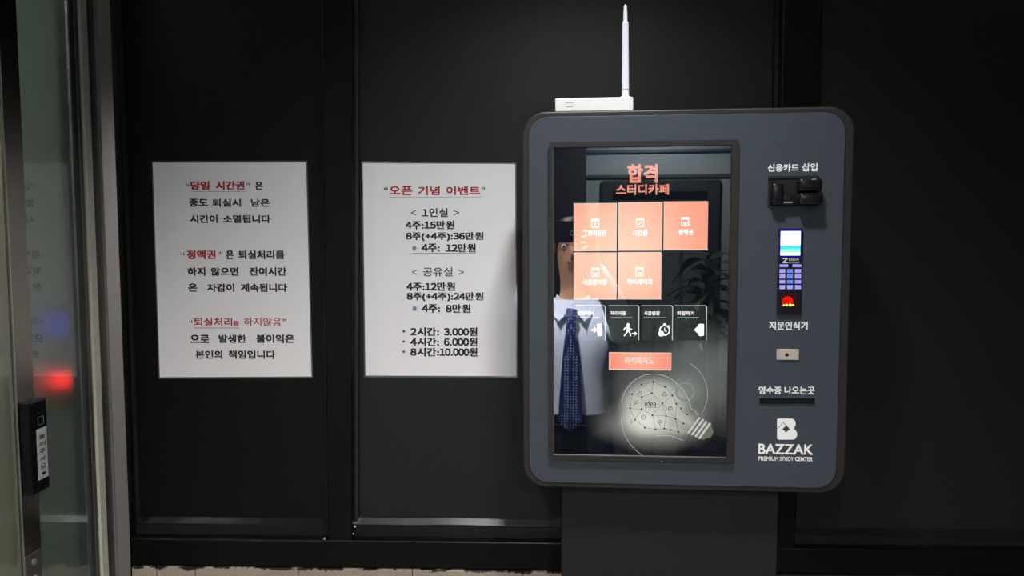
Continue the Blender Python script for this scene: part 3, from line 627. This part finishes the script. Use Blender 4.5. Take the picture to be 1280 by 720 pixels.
# fingerprint reader
fr = kp(bxk(MB(), 969.8, 1002.6, 285.6, 392.4, -.007, -.0015, .0012, 2), 'fingerprint_reader', mat('reader_face', (20, 16, 30), rough=.12, spec=.6))
def scr_mat():
    m = bpy.data.materials.new('reader_screen_picture'); m.use_nodes = True
    N = m.node_tree.nodes; L = m.node_tree.links; N.remove(N['Principled BSDF'])
    tc = N.new('ShaderNodeTexCoord'); e = N.new('ShaderNodeEmission'); L.new(e.outputs[0], N['Material Output'].inputs[0])
    sp = N.new('ShaderNodeSeparateXYZ'); L.new(tc.outputs['Object'], sp.inputs[0])
    no = N.new('ShaderNodeTexNoise'); no.inputs['Scale'].default_value = 160; L.new(tc.outputs['Object'], no.inputs['Vector'])
    z0, z1 = K(986, 319)[1], K(986, 288.5)[1]
    mr = N.new('ShaderNodeMapRange'); mr.inputs[1].default_value = z0; mr.inputs[2].default_value = z1; L.new(sp.outputs['Z'], mr.inputs[0])
    ad = N.new('ShaderNodeMath'); ad.operation = 'MULTIPLY_ADD'; ad.inputs[1].default_value = .10; L.new(no.outputs['Fac'], ad.inputs[0]); L.new(mr.outputs[0], ad.inputs[2])
    s2 = N.new('ShaderNodeMath'); s2.operation = 'SUBTRACT'; s2.inputs[1].default_value = .05; L.new(ad.outputs[0], s2.inputs[0])
    cr_ = N.new('ShaderNodeValToRGB'); L.new(s2.outputs[0], cr_.inputs[0]); el = cr_.color_ramp.elements
    el[0].position = 0; el[0].color = (*lin(226, 255, 238), 1); el[1].position = 1; el[1].color = (*lin(200, 240, 255), 1)
    for p, c in ((.10, (200, 255, 225)), (.16, (150, 240, 185)), (.24, (120, 225, 180)), (.29, (60, 190, 220)), (.38, (70, 205, 245)), (.42, (235, 255, 250)), (.7, (252, 255, 240)), (.9, (240, 252, 255))):
        n = el.new(p); n.color = (*lin(*c), 1)
    L.new(cr_.outputs[0], e.inputs[0]); e.inputs[1].default_value = 1.5; return m
kp(bxk(MB(), 972, 1001, 286.4, 322, -.0074, -.0068), 'screen_surround', emis('blue_backlight_bleed', (30, 28, 130), .9, .3), fr)
kp(bxk(MB(), 973.8, 999.2, 288.8, 319.2, -.0077, -.0072), 'reader_screen', scr_mat(), fr)
B = MB(); text_px(B, 'Z', 976.4, 983.5, 322.6, 328.6, -.0073, .04); kp(B, 'lettering', emis('lit_white_mark', (225, 225, 230), .8), fr)
B = MB(); text_px(B, 'ESDA', 984.4, 997.4, 322.3, 325.6, -.0073, .03); text_px(B, 'SYSTEM', 984.4, 997.4, 327, 329, -.0073, .02); kp(B, 'lettering', emis('lit_white_mark', (205, 205, 215), .7), fr)
KE = emis('violet_key_backlight', (168, 160, 245), 1.0, .35, 400); KE2 = emis('blue_key_backlight', (110, 140, 240), 1.0, .35, 400)
kx = [(972.9, 979.9), (982.2, 989.4), (992, 999.6)]
kp(bxk(MB(), 973, 983.6, 330.2, 333.6, -.0082, -.0068, .0003, 1), 'key', KE, fr); kp(bxk(MB(), 989, 1000, 330.2, 333.6, -.0082, -.0068, .0003, 1), 'key', KE, fr)
for r_, (ya, yb) in enumerate(((336, 340.8), (342.6, 347.8), (349.6, 354), (356, 361))):
    for c_, (xa, xb) in enumerate(kx):
        kp(bxk(MB(), xa, xb, ya, yb, -.0082, -.0068, .0003, 1), 'key', KE2 if c_ == 1 and r_ < 3 else KE, fr)
sw = kp(bxk(MB(), 974, 996, 367, 385, -.0082, -.0068, .001, 2), 'sensor_window', mat('dark_red_window', (50, 10, 8), rough=.1), fr)
B = MB()
pts = [(976, 379)] + [(982.7 - 6.7 * math.cos(R(a)), 376 - 6.2 * math.sin(R(a))) for a in range(0, 181, 15)] + [(989.4, 379)]
ab = [K(*p) for p in pts]; B.prism(ab, -.0090, -.0080)
kp(B, 'sensor_glow', emis('red_sensor_glow', (215, 22, 10), 1.2, .5, 500), fr)
B = MB()
for x, r_ in ((978, 1.1), (981.5, 1.6), (986, 1.7), (989.4, 1.3)):
    c = K(x, 380.8); n = 10; B.prism([(c[0] + r_ * .0014 * math.cos(2 * math.pi * k / n), c[1] + r_ * .0013 * math.sin(2 * math.pi * k / n)) for k in range(n)], -.0093, -.0080)
kp(B, 'sensor_lamps', emis('orange_lamp', (255, 190, 90), 2.5), fr)
# key plate with pinhole, receipt slot
lk = kp(bxk(MB(), 970, 998.2, 436.2, 449.4, -.004, -.0015, .0006, 1), 'sensor_plate', M_cam)
c = K(982.8, 443.2); kp(MB().lathe([(.0001, -.0003), (.0028, -.0003), (.0028, .0006)], (c[0], -.0042, c[1]), 'Y', 14), 'pinhole', M_gasket, lk)
rs = kp(MB().ring([K(*p) for p in ((949, 503.6), (1017.4, 503.6), (1017.4, 497.4), (949, 497.4))], [K(*p) for p in ((951, 502.2), (1015.6, 502.2), (1015.6, 498.8), (951, 498.8))], -.0045, -.0015), 'receipt_slot', M_blackplastic)
kp(bxk(MB(), 950, 1016.6, 498.4, 502.6, -.0026, -.0015), 'slot_mouth', M_gasket, rs)
c = K(969, 177)
kp(MB().lathe([(.0001, -.0004), (.0009, -.0004), (.0009, .0006)], (c[0], -.0022, c[1]), 'Y', 8), 'rivet', M_gasket)
# column and foot
MB().box(-.2015, .1765, .035, .175, .012, 1.35, .002, 1).build('column', M_column, kiosk)
MB().box(-.30, .28, -.16, .185, 0, .012, .003, 1).build('foot_plate', M_body, kiosk)
B = MB(); B.box(.05, .2, .08, .150, 1.3, 1.7, .002, 1); B.build('wall_bracket', M_body, kiosk)
# ---------------------------------------------------------------- router on top of the kiosk
a, b_ = K(694.5, 137), K(791.3, 137)
rt = bpy.data.objects.new('router', None); COL.objects.link(rt); rt.empty_display_size = .05
rt.matrix_world = Matrix.Translation(KC) @ KR.to_4x4() @ Matrix.Translation(((a[0] + b_[0]) / 2, .014, zo1))
tag(rt, 'white wireless router with one upright antenna standing on the kiosk', 'router')
hw2 = (b_[0] - a[0]) / 2 * 1.015
MB().prism(rrect(-hw2, hw2, .0008, .0232, .0022, 3), -.006, .078, .0015).build('router_body', M_white, rt)
ax_ = K(782.3, 121, -.03)[0] - (a[0] + b_[0]) / 2
MB().lathe([(.0075, -.008), (.0078, -.007), (.0078, .007), (.0075, .008)], (ax_, .026, .022), 'X', 18).build('antenna_hinge', M_white, rt)
an = empty('antenna', (0, 0, 0)); bpy.data.objects.remove(an)
B = MB()
H0 = .0225; hts = [(0, .0063, .0045), (.118, .0056, .0042), (.130, .0054, .0042), (.133, .0037, .0036), (.150, .0034, .0034), (.1512, .0028, .0030), (.1525, .0030, .0032), (.158, .0028, .0028), (.1605, .0012, .0014)]
rows = []; n = 16
for h, rx, ry in hts:
    rows.append([B.bm.verts.new((ax_ - .0012 * h / .16 + math.copysign(abs(math.cos(t)) ** .7, math.cos(t)) * rx, .026 + math.copysign(abs(math.sin(t)) ** .7, math.sin(t)) * ry, H0 + h)) for t in [2 * math.pi * (k + .5) / n for k in range(n)]])
for r0, r1 in zip(rows, rows[1:]):
    for k in range(n): B.bm.faces.new((r0[k], r0[(k + 1) % n], r1[(k + 1) % n], r1[k]))
B.bm.faces.new(rows[-1]); B.bm.faces.new(rows[0]); bmesh.ops.recalc_face_normals(B.bm, faces=B.bm.faces)
ant = B.build('antenna', mat('antenna_white', (214, 218, 226), rough=.4, var=.02), rt)
B = MB(); B.box(ax_ - .0064, ax_ + .0064, .0212, .0218, H0 + .0185, H0 + .0190); B.build('antenna_seam', M_greyprint, ant)
B = MB(); x0 = -hw2 + .017
for k in range(9):
    t0, t1 = R(200 - k * 25), R(200 - (k + 1) * 25 + 6)
    B.poly3([(x0 + .0075 + .0075 * math.cos(t), -.0064, .0125 + .0038 * math.sin(t) * s) for t, s in ((t0, 1), (t1, 1), (t1, .8), (t0, .8))])
B.flat([(x0 + .002, .0088), (x0 + .012, .0088), (x0 + .012, .0094), (x0 + .002, .0094)], -.0064)
B.build('oval_mark', M_ink, rt)
# ---------------------------------------------------------------- lamps and added fill lights
for k, (pos, W, ang, bl, colr, rad, where) in enumerate(LAMPS):
    t = empty('downlight_or_fill', (pos[0], pos[1], ROOM_H)); tag(t, 'round recessed ceiling downlight ' + where, 'downlight')
    MB().ring([(.06 * math.cos(R(a)), .06 * math.sin(R(a))) for a in range(0, 360, 15)], [(.045 * math.cos(R(a)), .045 * math.sin(R(a))) for a in range(0, 360, 15)], 0, .01).build('lamp_ring', M_white, t, Matrix.Rotation(R(90), 4, 'X') )
    ld = bpy.data.lights.new('downlight_or_fill_bulb', 'SPOT'); ld.energy = W; ld.spot_size = R(ang * 2); ld.spot_blend = bl; ld.color = colr; ld.shadow_soft_size = rad * .8
    lo = bpy.data.objects.new('downlight_or_fill_bulb', ld); COL.objects.link(lo); lo.location = (pos[0], pos[1], ROOM_H - .02)
ld = bpy.data.lights.new('corridor_light', 'AREA'); ld.energy = 22; ld.size = .5; ld.color = (1, .99, .93)
lo = bpy.data.objects.new('corridor_light', ld); COL.objects.link(lo); lo.location = (-1.6, -.7, ROOM_H - .03)
# ---------------------------------------------------------------- back of the room (mirrored in the screen)
dr = struct('door_3', MB().box(.06, .14, YB - .1, YB + .03, 0, 2.06, .003, 1).box(.78, .86, YB - .1, YB + .03, 0, 2.06, .003, 1).box(.14, .78, YB - .1, YB + .03, 1.98, 2.06, .003, 1), M_dwall)
MB().box(.14, .78, YB - .07, YB - .03, 0.01, 1.98).build('door_leaf', mat('grey_door_leaf', (88, 92, 94), rough=.5), dr)
for x in (.24, .42, .60): MB().box(x, x + .02, YB - .03, YB - .015, .1, 1.9).build('door_slat', M_mould, dr)
MB().tube([(.2, YB - .02, 1.0), (.2, YB + .04, 1.0), (.2, YB + .04, 1.16), (.2, YB - .02, 1.16)], .009).build('door_handle', M_lip, dr)
struct('trim_5', MB().box(-.05, XR, YB, YB + .02, 2.25, 2.27).box(-.05, XR, YB, YB + .02, 2.08, 2.10), M_mould)
struct('trim_6', MB().box(-.62, -.045, YB, YB + .18, 0, ROOM_H, .004, 1), M_dwall)
struct('baseboard_back', MB().box(-.045, .06, YB, YB + .015, 0, .1).box(.86, XR, YB, YB + .015, 0, .1), M_dwall)
# potted plant
pp = empty('potted_plant', (.74, YB + .42, 0)); tag(pp, 'leafy potted plant in a dark pot in front of the back door', 'plant')
MB().lathe([(.0001, 0), (.13, 0), (.17, .34), (.18, .36), (.165, .36), (.155, .33), (.0001, .33)], (0, 0, 0), n=24).build('pot', M_dwall, pp)
MB().tube([(0, 0, .3), (.01, .01, .8), (-.01, 0, 1.3), (.0, 0, 1.58)], [.016, .013, .010, .005]).build('stem', mat('plant_stem', (92, 74, 50), rough=.8), pp)
M_leaf = mat('leaf_green', (38, 56, 36), rough=.4)
def leaf_me():
    b = bmesh.new(); L_ = .17; rows = []
    for i in range(6):
        t = i / 5; wd = .028 * math.sin(math.pi * (t * .92 + .04)); z = .03 * math.sin(t * 2.6) - .05 * t * t
        rows.append([b.verts.new((L_ * t, -wd, z + .006)), b.verts.new((L_ * t, 0, z)), b.verts.new((L_ * t, wd, z + .006))])
    for a, c in zip(rows, rows[1:]):
        for k in (0, 1): b.faces.new((a[k], c[k], c[k + 1], a[k + 1]))
    me = bpy.data.meshes.new('leaf'); b.to_mesh(me); b.free(); me.materials.append(M_leaf); return me
lm = leaf_me(); rnd = random.Random(3)
for i in range(44):
    h = 1.0 + .55 * i / 44 + rnd.uniform(-.04, .04); a = i * 2.4
    o = link('leaf', lm, pp); o.location = (.01 * math.cos(a), .01 * math.sin(a), h); o.rotation_euler = (rnd.uniform(-.3, .3), rnd.uniform(-.5, .3), a); s = rnd.uniform(1.0, 1.7); o.scale = (s, s, s)
# ---------------------------------------------------------------- photographer (mirrored in the screen)
M_skin = mat('skin', (196, 146, 118), rough=.5, var=.04)
M_shirt = mat('white_shirt_cloth', (214, 220, 236), rough=.8, bump=.3, bscale=30, bdist=.004)
M_trou = mat('dark_trouser_cloth', (22, 24, 32), rough=.9)
M_hair = mat('black_hair', (22, 17, 14), rough=.45, bump=.5, bscale=200)
def skin(name, V, E_, m, parent, sub=2, root=0):
    me = bpy.data.meshes.new(name); me.from_pydata([v[0] for v in V], E_, []); o = bpy.data.objects.new(name, me); COL.objects.link(o)
    md = o.modifiers.new('s', 'SKIN'); md.use_smooth_shade = True
    for i, v in enumerate(V):
        r = v[1]; me.skin_vertices[0].data[i].radius = r if isinstance(r, tuple) else (r, r); me.skin_vertices[0].data[i].use_root = (i == root)
    s = o.modifiers.new('u', 'SUBSURF'); s.levels = s.render_levels = sub
    bpy.context.view_layer.update(); dg = bpy.context.evaluated_depsgraph_get()
    m2 = bpy.data.meshes.new_from_object(o.evaluated_get(dg)); o.modifiers.clear(); o.data = m2; m2.materials.clear(); m2.materials.append(m)
    for p in m2.polygons: p.use_smooth = True
    o.parent = parent; return o
ph = empty('person', (-.02, -1.99, 0)); tag(ph, 'person in white shirt and navy tie holding up a phone, mirrored in the kiosk screen', 'person')
S = lambda x, y, z, r: ((x, y, z), r)
def limbs(extra=0.0):
    V = [S(0, 0, .93, (.13, .10)), S(0, 0, 1.08, (.115, .09)), S(0, .005, 1.24, (.155, .115)), S(0, 0, 1.365, (.14, .095)), S(0, 0, 1.435, .058), S(0, .005, 1.50, .052),
         S(0, .02, 1.565, (.066, .080)), S(0, .02, 1.64, (.074, .090)), S(0, .015, 1.70, (.055, .068))]
    E2 = [(0, 1), (1, 2), (2, 3), (3, 4), (4, 5), (5, 6), (6, 7), (7, 8)]
    for s in (-1, 1):
        i = len(V); V += [S(s * .155, 0, 1.375, .058), S(s * .185, .12, 1.33, .048), S(s * .205, .235, 1.32, .040), S(s * .155, .33, 1.47, .034), S(s * .084 - .012, .415, 1.62, .024), S(s * .088 - .012, .437, 1.66, (.032, .017))]
        E2 += [(3, i), (i, i + 1), (i + 1, i + 2), (i + 2, i + 3), (i + 3, i + 4), (i + 4, i + 5)]
        j = len(V); V += [S(s * .085, 0, .84, .088), S(s * .095, .01, .50, .058), S(s * .10, -.01, .30, .052), S(s * .10, -.02, .09, .038), S(s * .105, .10, .045, .036)]
        E2 += [(0, j), (j, j + 1), (j + 1, j + 2), (j + 2, j + 3), (j + 3, j + 4)]
    return V, E2
V, E2 = limbs(); body = skin('body', V, E2, M_skin, ph)
# face: nose, brows, lips, ears, eyes
skin('nose', [S(0, .100, 1.655, .008), S(0, .118, 1.625, .011), S(0, .112, 1.612, .012)], [(0, 1), (1, 2)], M_skin, ph, 1)
for s in (-1, 1):
    skin('ear', [S(s * .074, .015, 1.66, .009), S(s * .082, .010, 1.645, .012), S(s * .076, .015, 1.615, .008)], [(0, 1), (1, 2)], M_skin, ph, 1)
    MB().lathe([(.0001, -.012), (.008, -.009), (.012, 0), (.008, .009), (.0001, .012)], (s * .032, .086, 1.648), n=12).build('eye', M_white, ph, smooth=True)
    MB().lathe([(.0001, -.001), (.005, -.001), (.005, .001), (.0001, .001)], (s * .032, .0985, 1.648), 'Y', 12).build('pupil', M_ink, ph)
    skin('eyebrow', [S(s * .016, .101, 1.672, .004), S(s * .034, .100, 1.677, .005), S(s * .050, .090, 1.671, .003)], [(0, 1), (1, 2)], M_hair, ph, 1)
skin('mouth', [S(-.022, .096, 1.588, .004), S(0, .104, 1.587, .006), S(.022, .096, 1.588, .004)], [(0, 1), (1, 2)], mat('lips', (160, 92, 84)), ph, 1)
hb = MB(); hb.lathe([(.0001, .105), (.045, .098), (.075, .07), (.090, .03), (.090, -.01), (.080, -.045), (.0001, -.045)], (0, 0, 0), n=24)
for v in hb.bm.verts: v.co = Vector((v.co.x * .95, v.co.y * 1.12 - .006 - (.018 if v.co.z < 0 else 0), v.co.z + 1.665 + (.035 if (v.co.z < .0 and v.co.y > .0) else 0)))
hb.build('hair', M_hair, ph, smooth=True)
# shirt: torso and sleeves over the body, tie, collar, trousers, belt, shoes
V = [S(0, 0, .89, (.155, .120)), S(0, 0, .97, (.160, .124)), S(0, 0, 1.08, (.160, .124)), S(0, .005, 1.24, (.175, .130)), S(0, 0, 1.36, (.155, .108)), S(0, 0, 1.425, .068)]; E2 = [(0, 1), (1, 2), (2, 3), (3, 4), (4, 5)]
for s in (-1, 1):
    i = len(V); V += [S(s * .16, 0, 1.375, .072), S(s * .188, .12, 1.33, .062), S(s * .208, .235, 1.32, .056), S(s * .155, .33, 1.47, .047), S(s * .092 - .012, .40, 1.595, .036)]
    E2 += [(4, i), (i, i + 1), (i + 1, i + 2), (i + 2, i + 3), (i + 3, i + 4)]
skin('shirt', V, E2, M_shirt, ph)
V = [S(0, 0, 1.0, (.166, .130)), S(0, 0, .90, (.172, .134))]; E2 = [(0, 1)]
for s in (-1, 1):
    j = len(V); V += [S(s * .088, 0, .82, .102), S(s * .097, .01, .50, .076), S(s * .10, -.01, .30, .068), S(s * .10, -.02, .07, .060)]; E2 += [(1, j), (j, j + 1), (j + 1, j + 2), (j + 2, j + 3)]
    skin('shoe', [S(s * .10, -.05, .045, .042), S(s * .105, .06, .045, .044), S(s * .11, .16, .036, .034)], [(0, 1), (1, 2)], M_blackplastic, ph, 1)
skin('trousers', V, E2, M_trou, ph)
B = MB(); B.lathe([(.140, -.018), (.166, -.018), (.166, .018), (.140, .018)], (0, 0, .965), n=32)
for v in B.bm.verts: v.co.y *= .80
B.build('belt', M_blackplastic, ph)
def tie_mat():
    m = mat('navy_dotted_tie', (28, 34, 84), rough=.5); N = m.node_tree.nodes; L = m.node_tree.links; b = N['Principled BSDF']; src = b.inputs['Base Color'].links[0].from_socket
    tc = N.new('ShaderNodeTexCoord'); br = N.new('ShaderNodeTexBrick'); br.inputs['Scale'].default_value = 1
    mp = N.new('ShaderNodeMapping'); mp.inputs['Rotation'].default_value = (R(90), 0, 0); L.new(tc.outputs['Object'], mp.inputs[0])
    vo = N.new('ShaderNodeTexVoronoi'); vo.inputs['Randomness'].default_value = 0; vo.inputs['Scale'].default_value = 90; L.new(tc.outputs['Object'], vo.inputs['Vector'])
    lt = N.new('ShaderNodeMath'); lt.operation = 'LESS_THAN'; lt.inputs[1].default_value = .3; L.new(vo.outputs['Distance'], lt.inputs[0])
    mx = N.new('ShaderNodeMix'); mx.data_type = 'RGBA'; L.new(lt.outputs[0], mx.inputs[0]); L.new(src, mx.inputs[6]); mx.inputs[7].default_value = (*lin(150, 156, 190), 1); L.new(mx.outputs[2], b.inputs['Base Color'])
    N.remove(br); N.remove(mp); return m
b = bmesh.new(); rows = []
for z, wd, y in ((1.405, .020, .098), (1.375, .024, .124), (1.362, .016, .130), (1.30, .024, .146), (1.20, .034, .152), (1.08, .042, .150), (1.0, .047, .150), (.965, .048, .152), (.925, .002, .152)):
    rows.append([b.verts.new((-wd, y, z)), b.verts.new((0, y + .008, z)), b.verts.new((wd, y, z))])
for a, c in zip(rows, rows[1:]):
    for k in (0, 1): b.faces.new((a[k], a[k + 1], c[k + 1], c[k]))
B = MB(); B.merge(b); tie = B.build('tie', tie_mat(), ph)
sm = tie.modifiers.new('solid', 'SOLIDIFY'); sm.thickness = .005
for s in (-1, 1):
    B = MB(); B.poly3([(s * .004, .100, 1.405), (s * .05, .118, 1.355), (s * .085, .07, 1.385), (s * .066, .0, 1.452), (s * .045, .055, 1.44)]); c_ = B.build('collar', M_shirt, ph); sm = c_.modifiers.new('solid', 'SOLIDIFY'); sm.thickness = .004
# fingers closing on the phone's two short ends
PHY = -1.494                                       # back face of the phone
for s in (-1, 1):
    px_ = s * .086 - .012; X0 = px_
    for k in range(4):
        zf = 1.680 + .019 * (k - 1.0) - .02; L_ = (.9, 1, .96, .78)[k]
        skin('finger', [S(X0 + s * .004, .430, zf, .0095), S(X0 - s * .006 + s * .012, .462 , zf + .004, .0088), S(X0 - s * .006, .505, zf + .006, .0082), S(X0 - s * (.006 + .020 * L_), .507, zf + .006, .0075)], [(0, 1), (1, 2), (2, 3)], M_skin, ph, 1)
    skin('thumb', [S(X0 + s * .002, .428, 1.642, .012), S(X0 - s * .006, .458, 1.640, .0105), S(X0 - s * .022, .476, 1.652, .0095), S(X0 - s * .034, .478, 1.668, .008)], [(0, 1), (1, 2), (2, 3)], M_skin, ph, 1)
# phone: the photograph is taken from its lens
pm = Matrix.Translation(CAM) @ RC.to_4x4() @ Matrix.Translation((-.032, .004, .0))
po = bpy.data.objects.new('phone', None); COL.objects.link(po); po.matrix_world = pm; po.empty_display_size = .05; tag(po, 'dark smartphone held level in both hands, mirrored in the kiosk screen', 'phone')
M_ph = mat('dark_phone_glass', (20, 22, 28), rough=.08, spec=.6)
# local axes: x right, y up, z towards the photographer
b = MB().prism(rrect(-.073, .073, -.036, .036, .009, 5), .0045, .0118, .001)
for v in b.bm.verts: v.co = Vector((v.co.x, v.co.z, v.co.y))
bmesh.ops.recalc_face_normals(b.bm, faces=b.bm.faces); b.build('phone_case', M_ph, po)
b = MB().prism(rrect(-.064, .064, -.033, .033, .003, 3), .0117, .0122)
for v in b.bm.verts: v.co = Vector((v.co.x, v.co.z, v.co.y))
bmesh.ops.recalc_face_normals(b.bm, faces=b.bm.faces); b.build('phone_screen', emis('phone_screen_light', (120, 130, 140), .6), po)
MB().lathe([(.0001, .0030), (.0050, .0030), (.0062, .0042), (.0062, .0046)], (.032, -.004, 0), n=20).build('lens', M_ph, po)
MB().lathe([(.0075, .0032), (.009, .0032), (.009, .0046)], (.032, -.004, 0), n=20).build('lens_ring', M_lip, po)
